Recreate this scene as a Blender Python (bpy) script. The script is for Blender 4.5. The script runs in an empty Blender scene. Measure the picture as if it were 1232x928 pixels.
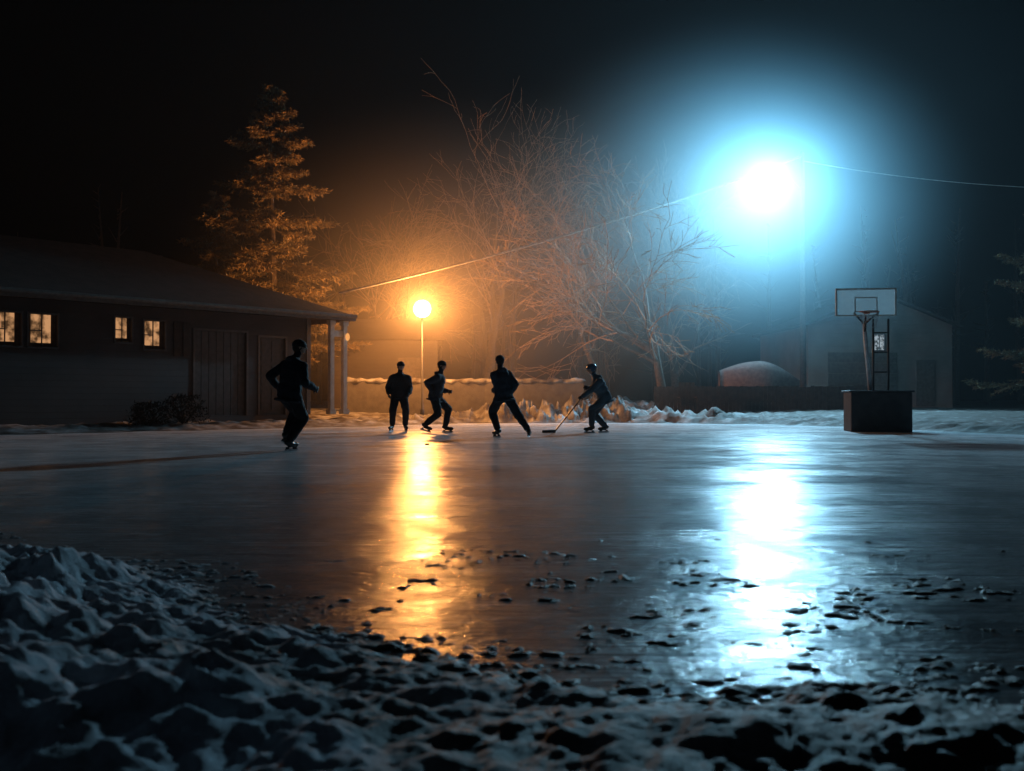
import bpy, math, random
import numpy as np
from mathutils import Vector, Matrix
random.seed(7)
scene = bpy.context.scene
scene.view_settings.view_transform = 'Standard'
scene.view_settings.look = 'None'
scene.view_settings.exposure = 0
COL = scene.collection
V = Vector

# ------------------------------------------------------------------ helpers
def empty(name, loc=(0,0,0)):
    e = bpy.data.objects.new(name, None); e.location = loc; e.empty_display_size = .2
    COL.objects.link(e); return e

def link(name, me, mat=None, parent=None, smooth=False):
    ob = bpy.data.objects.new(name, me); COL.objects.link(ob)
    if mat is not None:
        for m in (mat if isinstance(mat, (list, tuple)) else [mat]): me.materials.append(m)
    if smooth:
        me.polygons.foreach_set('use_smooth', [True]*len(me.polygons))
    if parent is not None:
        ob.parent = parent
        ob.matrix_parent_inverse = Matrix.Translation(-V(parent.location))
    return ob

class MB:
    def __init__(s): s.v=[]; s.f=[]; s.m=[]
    def add(s, vs, fs, mi=0):
        o=len(s.v); s.v += [tuple(x) for x in vs]
        for f in fs: s.f.append(tuple(i+o for i in f)); s.m.append(mi)
    def box(s, c, h, M=None, mi=0):
        vs=[]
        for x in (-1,1):
            for y in (-1,1):
                for z in (-1,1):
                    p=V((c[0]+x*h[0], c[1]+y*h[1], c[2]+z*h[2])); vs.append(M@p if M else p)
        s.add(vs,[(0,1,3,2),(4,6,7,5),(0,4,5,1),(2,3,7,6),(0,2,6,4),(1,5,7,3)],mi)
    def box2(s, a, b, M=None, mi=0):
        s.box([(a[i]+b[i])/2 for i in range(3)],[abs(b[i]-a[i])/2 for i in range(3)],M,mi)
    def tube(s, pts, rad, n=6, mi=0, cap=True):
        pts=[V(p) for p in pts]; L=len(pts)
        d0=(pts[1]-pts[0]).normalized()
        ref=V((0,0,1)) if abs(d0.z)<.9 else V((1,0,0))
        vs=[]
        for i,p in enumerate(pts):
            d=(pts[min(i+1,L-1)]-pts[max(i-1,0)]).normalized()
            a=d.cross(ref)
            if a.length<1e-4: a=d.cross(V((0,1,0)))
            a.normalize(); b=d.cross(a)
            for k in range(n):
                t=2*math.pi*k/n
                vs.append(p+(a*math.cos(t)+b*math.sin(t))*rad[i])
        fs=[]
        for i in range(L-1):
            for k in range(n):
                k2=(k+1)%n
                fs.append((i*n+k,i*n+k2,(i+1)*n+k2,(i+1)*n+k))
        if cap:
            fs.append(tuple(range(n))[::-1]); fs.append(tuple((L-1)*n+k for k in range(n)))
        s.add(vs,fs,mi)
    def capsule(s, p0, r0, p1, r1, n=12, mi=0):
        p0=V(p0);p1=V(p1); d=p1-p0
        if d.length<1e-5: d=V((0,0,1e-4))
        dn=d.normalized(); pts=[];rad=[]
        for k in range(5):
            t=math.pi/2*k/5; pts.append(p0-dn*r0*math.cos(t)*.999); rad.append(max(r0*math.sin(t),.0008))
        pts.append(p0);rad.append(r0); pts.append(p0+d*.5);rad.append((r0+r1)/2); pts.append(p1);rad.append(r1)
        for k in range(4,-1,-1):
            t=math.pi/2*k/5; pts.append(p1+dn*r1*math.cos(t)*.999); rad.append(max(r1*math.sin(t),.0008))
        ref=V((0,0,1)) if abs(dn.z)<.9 else V((1,0,0))
        a=dn.cross(ref).normalized(); b=dn.cross(a); vs=[]
        for p,r in zip(pts,rad):
            for k in range(n):
                t=2*math.pi*k/n; vs.append(p+(a*math.cos(t)+b*math.sin(t))*r)
        L=len(pts); fs=[]
        for i in range(L-1):
            for k in range(n):
                k2=(k+1)%n; fs.append((i*n+k,i*n+k2,(i+1)*n+k2,(i+1)*n+k))
        fs.append(tuple(range(n))[::-1]); fs.append(tuple((L-1)*n+k for k in range(n)))
        s.add(vs,fs,mi)
    def ell(s, c, ax, r, nu=16, nv=10, mi=0, vmin=-1.0):
        c=V(c); vs=[]; fs=[]
        t0=-math.pi/2 if vmin<=-1 else math.asin(vmin)
        for j in range(nv+1):
            t=t0+(math.pi/2-t0)*j/nv
            cr=max(math.cos(t),.002); sr=math.sin(t)
            for i in range(nu):
                a=2*math.pi*i/nu
                vs.append(c+ax[0]*(r[0]*cr*math.cos(a))+ax[1]*(r[1]*cr*math.sin(a))+ax[2]*(r[2]*sr))
        for j in range(nv):
            for i in range(nu):
                i2=(i+1)%nu; fs.append((j*nu+i,j*nu+i2,(j+1)*nu+i2,(j+1)*nu+i))
        fs.append(tuple(range(nu))[::-1]); fs.append(tuple(nv*nu+i for i in range(nu)))
        s.add(vs,fs,mi)
    def mesh(s, name):
        me=bpy.data.meshes.new(name); me.from_pydata(s.v,[],s.f); me.update()
        me.polygons.foreach_set('material_index', s.m)
        return me
    def obj(s, name, mat=None, parent=None, smooth=False, bevel=0):
        ob=link(name,s.mesh(name),mat,parent,smooth)
        if bevel:
            b=ob.modifiers.new('bevel','BEVEL'); b.width=bevel; b.segments=2; b.limit_method='ANGLE'
        return ob

def remeshed(mb, name, voxel, mat=None, parent=None, smooth_it=4):
    me=mb.mesh(name+'_src'); tmp=bpy.data.objects.new('tmp',me); COL.objects.link(tmp)
    r=tmp.modifiers.new('r','REMESH'); r.mode='VOXEL'; r.voxel_size=voxel
    sm=tmp.modifiers.new('s','SMOOTH'); sm.factor=.5; sm.iterations=smooth_it
    dg=bpy.context.evaluated_depsgraph_get()
    new=bpy.data.meshes.new_from_object(tmp.evaluated_get(dg)); new.name=name
    bpy.data.objects.remove(tmp)
    new.materials.clear()
    return link(name,new,mat,parent,True)

# ------------------------------------------------------------------ materials
def base_mat(name):
    m=bpy.data.materials.new(name); m.use_nodes=True
    nt=m.node_tree; return m,nt,nt.nodes['Principled BSDF']
def mat(name, c1, c2=None, rough=.7, scale=8, bump=0, bscale=40, metal=0, spec=.4, bdist=.02):
    m,nt,p=base_mat(name); N=nt.nodes; K=nt.links
    tc=N.new('ShaderNodeTexCoord')
    p.inputs['Roughness'].default_value=rough; p.inputs['Metallic'].default_value=metal
    p.inputs['Specular IOR Level'].default_value=spec
    c2=c2 or tuple(x*.65 for x in c1)
    n=N.new('ShaderNodeTexNoise'); n.inputs['Scale'].default_value=scale; n.inputs['Detail'].default_value=6
    K.new(tc.outputs['Object'],n.inputs['Vector'])
    r=N.new('ShaderNodeValToRGB'); r.color_ramp.elements[0].position=.35; r.color_ramp.elements[1].position=.65
    r.color_ramp.elements[0].color=(*c2,1); r.color_ramp.elements[1].color=(*c1,1)
    K.new(n.outputs['Fac'],r.inputs['Fac']); K.new(r.outputs['Color'],p.inputs['Base Color'])
    if bump:
        n2=N.new('ShaderNodeTexNoise'); n2.inputs['Scale'].default_value=bscale; n2.inputs['Detail'].default_value=5
        K.new(tc.outputs['Object'],n2.inputs['Vector'])
        b=N.new('ShaderNodeBump'); b.inputs['Strength'].default_value=bump; b.inputs['Distance'].default_value=bdist
        K.new(n2.outputs['Fac'],b.inputs['Height']); K.new(b.outputs['Normal'],p.inputs['Normal'])
    return m
def emit(name, col, st, scale=0, lo=.3):
    m=bpy.data.materials.new(name); m.use_nodes=True; nt=m.node_tree; N=nt.nodes; K=nt.links
    N.remove(N['Principled BSDF']); e=N.new('ShaderNodeEmission'); e.inputs['Color'].default_value=(*col,1); e.inputs['Strength'].default_value=st
    K.new(e.outputs[0],N['Material Output'].inputs['Surface'])
    if scale:
        tc=N.new('ShaderNodeTexCoord'); n=N.new('ShaderNodeTexNoise'); n.inputs['Scale'].default_value=scale; n.inputs['Detail'].default_value=3
        K.new(tc.outputs['Object'],n.inputs['Vector'])
        mr=N.new('ShaderNodeMapRange'); mr.inputs['From Min'].default_value=.38; mr.inputs['From Max'].default_value=.6
        mr.inputs['To Min'].default_value=st*lo; mr.inputs['To Max'].default_value=st
        K.new(n.outputs['Fac'],mr.inputs['Value']); K.new(mr.outputs[0],e.inputs['Strength'])
    return m

# ---- snow
def snow_material():
    m,nt,p=base_mat('snow'); N=nt.nodes; K=nt.links
    geo=N.new('ShaderNodeNewGeometry')
    sep=N.new('ShaderNodeSeparateXYZ'); K.new(geo.outputs['Position'],sep.inputs[0])
    def rng(v,a,b,c,d):
        q=N.new('ShaderNodeMapRange'); q.inputs['From Min'].default_value=a; q.inputs['From Max'].default_value=b
        q.inputs['To Min'].default_value=c; q.inputs['To Max'].default_value=d; K.new(v,q.inputs['Value']); return q.outputs[0]
    def mth(op,a,b):
        q=N.new('ShaderNodeMath'); q.operation=op
        for i,t in enumerate((a,b)):
            if isinstance(t,(int,float)): q.inputs[i].default_value=t
            else: K.new(t,q.inputs[i])
        return q.outputs[0]
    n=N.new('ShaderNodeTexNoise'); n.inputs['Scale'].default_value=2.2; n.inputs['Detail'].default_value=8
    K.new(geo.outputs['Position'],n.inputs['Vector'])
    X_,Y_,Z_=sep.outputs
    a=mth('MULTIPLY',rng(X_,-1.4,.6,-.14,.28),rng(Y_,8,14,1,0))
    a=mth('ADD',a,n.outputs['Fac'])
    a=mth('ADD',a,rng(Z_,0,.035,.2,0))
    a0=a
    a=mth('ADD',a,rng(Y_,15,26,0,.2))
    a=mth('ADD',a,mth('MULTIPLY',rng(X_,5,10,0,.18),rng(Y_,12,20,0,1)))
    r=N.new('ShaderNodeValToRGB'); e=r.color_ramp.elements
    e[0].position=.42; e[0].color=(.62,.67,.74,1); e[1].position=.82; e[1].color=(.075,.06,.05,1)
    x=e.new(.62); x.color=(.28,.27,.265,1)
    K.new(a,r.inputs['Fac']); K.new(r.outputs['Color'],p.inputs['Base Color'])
    K.new(rng(a0,.45,.8,.8,.5),p.inputs['Roughness'])
    p.inputs['Specular IOR Level'].default_value=.2
    n2=N.new('ShaderNodeTexNoise'); n2.inputs['Scale'].default_value=30; n2.inputs['Detail'].default_value=9; n2.inputs['Roughness'].default_value=.7
    K.new(geo.outputs['Position'],n2.inputs['Vector'])
    b=N.new('ShaderNodeBump'); b.inputs['Strength'].default_value=.9; b.inputs['Distance'].default_value=.025
    K.new(n2.outputs['Fac'],b.inputs['Height']); K.new(b.outputs['Normal'],p.inputs['Normal'])
    return m
# ---- ice
def ice_material():
    m,nt,p=base_mat('ice'); N=nt.nodes; K=nt.links
    geo=N.new('ShaderNodeNewGeometry'); P=geo.outputs['Position']
    sep=N.new('ShaderNodeSeparateXYZ'); K.new(P,sep.inputs[0])
    def noise(sc,det=5,rough=.55,vec=None,dist=0):
        n=N.new('ShaderNodeTexNoise'); n.inputs['Scale'].default_value=sc; n.inputs['Detail'].default_value=det
        n.inputs['Roughness'].default_value=rough; n.inputs['Distortion'].default_value=dist; K.new(vec or P,n.inputs['Vector']); return n.outputs['Fac']
    def mp(rot,scale):
        q=N.new('ShaderNodeMapping'); q.inputs['Rotation'].default_value=(0,0,rot); q.inputs['Scale'].default_value=scale
        K.new(P,q.inputs['Vector']); return q.outputs[0]
    def rng(v,a,b,c,d):
        q=N.new('ShaderNodeMapRange'); q.inputs['From Min'].default_value=a; q.inputs['From Max'].default_value=b
        q.inputs['To Min'].default_value=c; q.inputs['To Max'].default_value=d; K.new(v,q.inputs['Value']); return q.outputs[0]
    def mth(op,a,b):
        q=N.new('ShaderNodeMath'); q.operation=op
        for i,t in enumerate((a,b)):
            if isinstance(t,(int,float)): q.inputs[i].default_value=t
            else: K.new(t,q.inputs[i])
        return q.outputs[0]
    scr=None
    for rot,s in ((.35,(.35,9,1)),(-.5,(.3,10,1)),(.9,(.35,12,1)),(-.15,(.3,14,1)),(.12,(.25,11,1)),(-.8,(.4,9,1))):
        f=noise(1.0,4,.6,mp(rot,s),.8)
        l=mth('SUBTRACT',f,.5); l=mth('ABSOLUTE',l,0); l=rng(l,0,.013,1,0)
        scr = l if scr is None else mth('MAXIMUM',scr,l)
    patch=rng(noise(.5,6,.65),.40,.56,.12,1)
    scr=mth('MULTIPLY',scr,patch)
    near=rng(sep.outputs['Y'],3.5,13,0,1)
    frost=rng(noise(.8,9,.75),.34,.66,.5,1)
    frost=mth('MULTIPLY',frost,rng(near,0,1,.14,1))
    frost=mth('ADD',frost,mth('MULTIPLY',scr,.34))
    mix=N.new('ShaderNodeMix'); mix.data_type='RGBA'
    mix.inputs[6].default_value=(.03,.034,.038,1); mix.inputs[7].default_value=(.72,.76,.80,1)
    K.new(frost,mix.inputs[0]); K.new(mix.outputs[2],p.inputs['Base Color'])
    rbase=rng(sep.outputs['Y'],7,18,.125,.19)
    ro=mth('MULTIPLY',rbase,rng(noise(1.7,8,.65),.35,.65,.75,1.4)); ro=mth('ADD',ro,mth('MULTIPLY',scr,.16)); K.new(ro,p.inputs['Roughness'])
    p.inputs['IOR'].default_value=1.31
    p.inputs['Specular IOR Level'].default_value=.36
    nearm=rng(sep.outputs['Y'],5,12,1,.18)
    wav=noise(4.0,5,.6,mp(.1,(.7,1.5,1)))
    meso=noise(20,5,.68,mp(.2,(.7,1.3,1)))
    pm=rng(noise(1.5,5,.65),.40,.56,.2,1)
    h=mth('MULTIPLY',mth('ADD',mth('MULTIPLY',wav,.6),mth('MULTIPLY',mth('MULTIPLY',meso,pm),1.15)),nearm); h=mth('SUBTRACT',h,mth('MULTIPLY',scr,.04))
    b=N.new('ShaderNodeBump'); b.inputs['Strength'].default_value=.6; b.inputs['Distance'].default_value=.012
    K.new(h,b.inputs['Height']); K.new(b.outputs['Normal'],p.inputs['Normal'])
    return m
SNOW=snow_material(); ICE=ice_material()

def siding_material(name,c,pitch=.16):
    m,nt,p=base_mat(name); N=nt.nodes; K=nt.links
    geo=N.new('ShaderNodeNewGeometry'); sep=N.new('ShaderNodeSeparateXYZ'); K.new(geo.outputs['Position'],sep.inputs[0])
    d=N.new('ShaderNodeMath'); d.operation='DIVIDE'; K.new(sep.outputs['Z'],d.inputs[0]); d.inputs[1].default_value=pitch
    f=N.new('ShaderNodeMath'); f.operation='FRACT'; K.new(d.outputs[0],f.inputs[0])
    inv=N.new('ShaderNodeMath'); inv.operation='SUBTRACT'; inv.inputs[0].default_value=1; K.new(f.outputs[0],inv.inputs[1])
    b=N.new('ShaderNodeBump'); b.inputs['Strength'].default_value=1; b.inputs['Distance'].default_value=.025
    K.new(inv.outputs[0],b.inputs['Height']); K.new(b.outputs['Normal'],p.inputs['Normal'])
    n=N.new('ShaderNodeTexNoise'); n.inputs['Scale'].default_value=1.5; n.inputs['Detail'].default_value=6; K.new(geo.outputs['Position'],n.inputs['Vector'])
    r=N.new('ShaderNodeValToRGB'); r.color_ramp.elements[0].position=.3; r.color_ramp.elements[1].position=.7
    r.color_ramp.elements[0].color=(*[x*.75 for x in c],1); r.color_ramp.elements[1].color=(*c,1)
    K.new(n.outputs['Fac'],r.inputs['Fac']); K.new(r.outputs['Color'],p.inputs['Base Color']); p.inputs['Roughness'].default_value=.6
    return m
SIDING=siding_material('painted_siding',(.075,.055,.048)); SIDING2=siding_material('garage_siding',(.26,.17,.135),.2)
TRIM=mat('white_trim',(.7,.68,.64),(.55,.53,.5),.5)
SHINGLE=mat('roof_shingles',(.05,.04,.036),(.03,.026,.024),.9,3,.6,25)
WOOD=mat('dark_wood',(.06,.042,.034),(.035,.026,.022),.8,6,.4,30)
BARK=mat('bark',(.12,.085,.06),(.06,.045,.035),.9,12,.5,60)
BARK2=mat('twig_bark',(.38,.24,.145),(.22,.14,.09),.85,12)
NEEDLE=mat('spruce_needles',(.36,.24,.11),(.12,.095,.05),.7,2)
METAL=mat('galvanised_metal',(.35,.36,.37),(.25,.26,.27),.4,10,metal=.7)
BLACKM=mat('black_metal',(.03,.03,.032),None,.45,10)
CONC=mat('concrete',(.13,.12,.11),(.09,.08,.075),.9,5,.4,30)
WINLIT=emit('lit_curtain',(1,.5,.22),.55,5,.12)

# ------------------------------------------------------------------ terrain
rng_=np.random.RandomState(3)
G=rng_.rand(256,256)*2*np.pi; GX=np.cos(G); GY=np.sin(G)
def pn(x,y):
    xi=np.floor(x).astype(int); yi=np.floor(y).astype(int); xf=x-xi; yf=y-yi
    u=xf*xf*xf*(xf*(xf*6-15)+10); v=yf*yf*yf*(yf*(yf*6-15)+10)
    def g(a,b):
        i=(xi+a)&255; j=(yi+b)&255
        return GX[i,j]*(xf-a)+GY[i,j]*(yf-b)
    n0=g(0,0)*(1-u)+g(1,0)*u; n1=g(0,1)*(1-u)+g(1,1)*u
    return (n0*(1-v)+n1*v)*1.5
def fbm(x,y,f,o=4,s=0):
    r=0;a=1;t=0
    for i in range(o):
        r=r+a*pn(x*f+s+17.3*i,y*f+s*1.7+9.1*i); t+=a; a*=.5; f*=2.03
    return r/t
def billow(x,y,f,o=3,s=0):
    r=0;a=1;t=0
    for i in range(o):
        r=r+a*np.sqrt(pn(x*f+s+7.7*i,y*f-s+3.3*i)**2+.006); t+=a; a*=.45; f*=2.1
    return r/t
def sst(a,b,x):
    t=np.clip((x-a)/(b-a),0,1); return t*t*(3-2*t)
RINK=[(-3.1,5.6),(-1.75,4.5),(-1.0,3.55),(-.45,3.0),(.2,2.85),(.7,2.7),(1.4,2.5),(3,2.2),(8,3),(13,8),(14,14),(12.2,20),(10.2,27),(8,32),(4,34),(-1,34),(-4.2,30),(-8.5,25.6),(-12.5,21.3),(-15,17),(-13,10),(-7,7)]
def sdist(x,y):
    P=np.array(RINK); n=len(P); d=np.full(x.shape,1e9); ins=np.zeros(x.shape,bool)
    for i in range(n):
        a=P[i]; b=P[(i+1)%n]; e=b-a; wx=x-a[0]; wy=y-a[1]
        t=np.clip((wx*e[0]+wy*e[1])/(e@e),0,1)
        d=np.minimum(d,np.hypot(wx-t*e[0],wy-t*e[1]))
        c=((a[1]>y)!=(b[1]>y))&(x<(b[0]-a[0])*(y-a[1])/(b[1]-a[1]+1e-12)+a[0]); ins^=c
    return np.where(ins,-d,d)
def H(x,y):
    x=np.asarray(x,float); y=np.asarray(y,float)
    far=sst(12,20,y)
    sd=sdist(x,y)+ (.38*fbm(x,y,1.1,3,5)+.2*fbm(x,y,4.5,5,2))*(1-far)+ .5*fbm(x,y,.8,3,8)*far
    edge=sst(-.15,.5,sd)
    wx=x+.12*fbm(x,y,2.8,5,31); wy=y+.12*fbm(x,y,2.8,5,57)
    soft=sst(-.5,.6,fbm(x,y,.9,2,77))
    near=.04+.16*billow(wx,wy,1.5,2,3)+(.02+.05*soft)*billow(wx,wy,3.7,3,11)+.10*fbm(x,y,.7,2,9)+.05*fbm(wx,wy,3.1,3,44)
    near=near+.014*billow(x,y,12,3,4)+.050*fbm(x,y,10,6,1)
    near=.03+(near-.03)*(.5+.65*sst(.4,-1.8,x)) + .06*sst(-.6,-2.2,x)*sst(.2,1.0,sd)
    lum=billow(x,y,1.7,4,6); lum2=fbm(x,y,4.5,3,3)
    rdg=np.exp(-((sd-1.2)/.9)**2)
    mid=np.exp(-((x-2.5)/4.6)**2)
    farh=.03+.08*lum+.09*lum2*(.3+mid)+ rdg*(.05+1.25*lum*(.12+mid)) + sst(.6,6,sd)*(.38+.9*mid*lum)
    out=near*(1-far)+farh*far
    out=out*(1-sst(40,90,sd))+.4*sst(40,90,sd)
    cov=.5+.9*fbm(x,y,1.9,6,21)
    sm=sst(8.2,3.9,y)*sst(-2.6,-.2,x)
    sm=np.maximum(sm*sst(.36,.70,cov),.95*sst(-.9,-.05,sd)*(1-far))
    crumb=fbm(x*.8,y*1.2,11,5,13)+.7*fbm(x*.8,y*1.2,26,3,6)
    sl=-.020+sm*(.0155+.033*crumb)
    sl=np.where(sl>0,np.minimum(sl,.005+.35*sl),sl)
    return sl*(1-edge)+out*edge
def axis(parts,grow_lo,grow_hi,lim_lo,lim_hi):
    a=[]
    for lo,hi,st in parts: a+=list(np.arange(lo,hi-1e-6,st))
    a.append(parts[-1][1]); st=parts[-1][2]
    while a[-1]<lim_hi: st*=grow_hi; a.append(a[-1]+st)
    lo=[];st=parts[0][2];c=a[0]
    while c>lim_lo: st*=grow_lo; c-=st; lo.append(c)
    return np.array(lo[::-1]+a)
xs=axis([(-16,-4,.16),(-4,-3.4,.05),(-3.4,4.2,.0115),(4.2,17,.16)],1.25,1.25,-250,250)
ys=axis([(.4,1.6,.05),(1.6,8.2,.0115),(8.2,9,.04),(9,20,.3),(20,40,.10)],1.3,1.2,-60,400)
X,Y=np.meshgrid(xs,ys)
Z=H(X,Y)
nx,ny=len(xs),len(ys)
co=np.stack([X,Y,Z],-1).reshape(-1,3)
idx=np.arange(nx*ny).reshape(ny,nx)
q=np.stack([idx[:-1,:-1],idx[:-1,1:],idx[1:,1:],idx[1:,:-1]],-1).reshape(-1,4)
me=bpy.data.meshes.new('snow_ground')
me.vertices.add(len(co)); me.vertices.foreach_set('co',co.ravel())
me.loops.add(q.size); me.loops.foreach_set('vertex_index',q.ravel())
me.polygons.add(len(q)); me.polygons.foreach_set('loop_start',np.arange(0,q.size,4)); me.polygons.foreach_set('loop_total',np.full(len(q),4))
me.update(); me.validate()
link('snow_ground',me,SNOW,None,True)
def gz(x,y): return float(H(np.array([x]),np.array([y]))[0])
b=MB(); b.add([(-18,1.2,0),(16,1.2,0),(16,37,0),(-18,37,0)],[(0,1,2,3)]); b.obj('ice_rink',ICE)

# ------------------------------------------------------------------ house
def frame(o,xd,yd):
    M=Matrix.Identity(4); xd=V(xd).normalized(); yd=V(yd).normalized()
    for i in range(3): M[i][0]=xd[i]; M[i][1]=yd[i]; M[i][2]=(0,0,1)[i]; M[i][3]=o[i]
    return M
A=V((-12,23.4,0)); W=V((7.1,7.7,0)).normalized(); NN=V((-W.y,W.x,0))
MH=frame(A,W,NN)
house=empty('suburban_house',(A.x,A.y,0))
def wall(mb,x0,x1,z0,z1,y0,y1,ops,M,mi=0):
    cuts=sorted(set([x0,x1]+[o[0] for o in ops]+[o[1] for o in ops]))
    for a,c in zip(cuts[:-1],cuts[1:]):
        mid=(a+c)/2; o=[q for q in ops if q[0]<mid<q[1]]
        if not o: mb.box2((a,y0,z0),(c,y1,z1),M,mi)
        else:
            o=o[0]
            if o[2]>z0: mb.box2((a,y0,z0),(c,y1,o[2]),M,mi)
            if o[3]<z1: mb.box2((a,y0,o[3]),(c,y1,z1),M,mi)
wins=[(-2.6,-2.05,2.2,2.93),(.02,.72,2.12,2.93),(.90,1.60,2.12,2.93),(3.10,3.55,2.33,2.97),(3.90,4.50,2.17,2.93)]
doors=[(5.4,7.05,.35,2.75),(7.5,8.4,.35,2.65)]
OV=.75
mb=MB(); wall(mb,-9,9.25,.1,3.3,OV,OV+.18,wins+doors,MH)
mb.box2((9.07,OV+.18,.1),(9.25,8.2,3.3),MH); mb.box2((-9,8.2,.1),(9.25,8.38,3.3),MH); mb.box2((-9,OV+.18,.1),(-8.82,8.2,3.3),MH)
mb.obj('walls',SIDING,house)
mb=MB(); fr=MB(); wf=MB()
for (a,c,z0,z1) in wins:
    mb.box2((a,OV+.14,z0),(c,OV+.15,z1),MH)
    t=.045; y0=OV-.03;y1=OV+.06
    wf.box2((a-t,y0,z0-t),(a,y1,z1+t),MH); wf.box2((c,y0,z0-t),(c+t,y1,z1+t),MH)
    wf.box2((a,y0,z1),(c,y1,z1+t),MH); wf.box2((a-.03,y0-.03,z0-t),(c+.03,y1,z0-.001),MH)
    wf.box2(((a+c)/2-.012,OV+.07,z0),((a+c)/2+.012,OV+.1,z1),MH)
    wf.box2((a,OV+.07,(z0+z1)/2-.012),((a+c)/2-.012,OV+.1,(z0+z1)/2+.012),MH)
mb.obj('lit_windows',WINLIT,house)
cu=MB()
for (a,c,z0,z1) in wins:
    for s0,s1 in ((a,a+(c-a)*.13),(c-(c-a)*.16,c)):
        cu.box2((s0,OV+.11,z0),(s1,OV+.13,z1),MH)
    cu.box2((a+(c-a)*.13,OV+.115,z0+.0),(c-(c-a)*.16,OV+.125,z0+.10),MH)
cu.obj('curtains',mat('curtain',(.25,.13,.07),None,.9),house)
for (a,c,z0,z1) in doors:
    t=.06
    fr.box2((a-t,OV-.03,z0),(a,OV+.05,z1+t),MH); fr.box2((c,OV-.03,z0),(c+t,OV+.05,z1+t),MH); fr.box2((a,OV-.03,z1),(c,OV+.05,z1+t),MH)
HT=mat('house_trim',(.12,.10,.09),(.09,.075,.065),.5)
fr.box2((9.16,OV-.05,.35),(9.30,OV+.0,3.3),MH)
fr.obj('trim',HT,house); wf.obj('window_frames',HT,house)
dr=MB()
a,c,z0,z1=doors[0]
k=7
for i in range(k):
    w=(c-a)/k; dr.box2((a+i*w+.008,OV+.06,z0),(a+(i+1)*w-.008,OV+.1,z1),MH)
dr.box2((a,OV+.1,z0),(c,OV+.13,z1),MH)
a,c,z0,z1=doors[1]; dr.box2((a,OV+.08,z0),(c,OV+.12,z1),MH)
for j in range(3):
    for i in range(2):
        dr.box2((a+.1+i*.37,OV+.06,z0+.15+j*.72),(a+.4+i*.37,OV+.079,z0+.75+j*.72),MH)
dr.obj('doors',mat('painted_door',(.09,.075,.068),None,.5),house)
sh=MB()
for x0 in (4.76,5.04):
    sh.box2((x0,OV-.03,2.0),(x0+.2,OV-.001,2.95),MH)
sh.obj('shutters',WOOD,house)
zE=3.42; D=8.4+OV; hd=D/2; zR=5.4
def L(x,y,z): return MH@V((x,y,z))
x0,x1=-9.8,10.45
P=[L(x0,0,zE),L(x1,0,zE),L(x1,D,zE),L(x0,D,zE),L(x0+hd,hd,zR),L(x1-hd,hd,zR)]
rb=MB(); rb.add(P,[(0,1,5,4),(1,2,5),(2,3,4,5),(3,0,4)])
rb.add([p-V((0,0,.02)) for p in P[:4]],[(3,2,1,0)])
rb.obj('roof',SHINGLE,house)
fa=MB(); fa.box2((x0,-.03,zE-.17),(x1,.0,zE+.01),MH); fa.box2((x1,-.03,zE-.17),(x1+.03,D,zE+.01),MH)
fa.tube([L(x0,-.08,zE-.03),L(x1,-.08,zE-.03)],[.06,.06],8)
fa.obj('fascia_and_gutter',mat('fascia',(.14,.12,.105),None,.5),house)
pc=MB()
for xx in (9.75,10.25):
    pc.box2((xx-.07,.2,.35),(xx+.07,.34,3.25),MH); pc.box2((xx-.11,.16,.35),(xx+.11,.38,.5),MH); pc.box2((xx-.1,.17,3.1),(xx+.1,.37,3.249),MH)
pc.box2((9.82,.24,2.75),(10.18,.3,2.95),MH)
pc.obj('porch_columns',mat('column_paint',(.5,.47,.43),(.4,.37,.34),.5),house)
pl=MB(); p=L(10.25,.1,2.75); pl.ell(p,(V((1,0,0)),V((0,1,0)),V((0,0,1))),(.07,.07,.12)); pl.obj('porch_lantern',emit('lantern',(1,.42,.12),.9),house,True)
def shrub(name,x,y,r,h,mt,n=900):
    s=MB(); z=gz(x,y)
    for i in range(n):
        a=random.uniform(0,6.28); rr=r*math.sqrt(random.random()); zz=random.random()**.8
        rr*=(1-.45*zz**2)*random.uniform(.8,1.1)
        c=V((x+rr*math.cos(a),y+rr*math.sin(a),z+zz*h)); d=V((random.gauss(0,1),random.gauss(0,1),random.gauss(.6,1))).normalized(); e=d.cross(V((random.random(),random.random(),.3))).normalized()
        l=random.uniform(.05,.12)
        s.add([c-e*.02,c+e*.02,c+d*l],[(0,1,2)])
    for i in range(14):
        a=random.uniform(0,6.28); s.tube([(x,y,z-.05),(x+.5*r*math.cos(a),y+.5*r*math.sin(a),z+h*.5),(x+.85*r*math.cos(a+.3),y+.85*r*math.sin(a+.3),z+h*.85)],[.02,.012,.004],4)
    return s.obj(name,mt)
LEAF=mat('shrub_leaf',(.02,.02,.016),None,.8)
for t,r,h in ((3.6,.6,.6),(4.6,.7,.75)):
    p=L(t,-.1,0); shrub('shrub',p.x,p.y,r,h,LEAF,1100)

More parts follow.
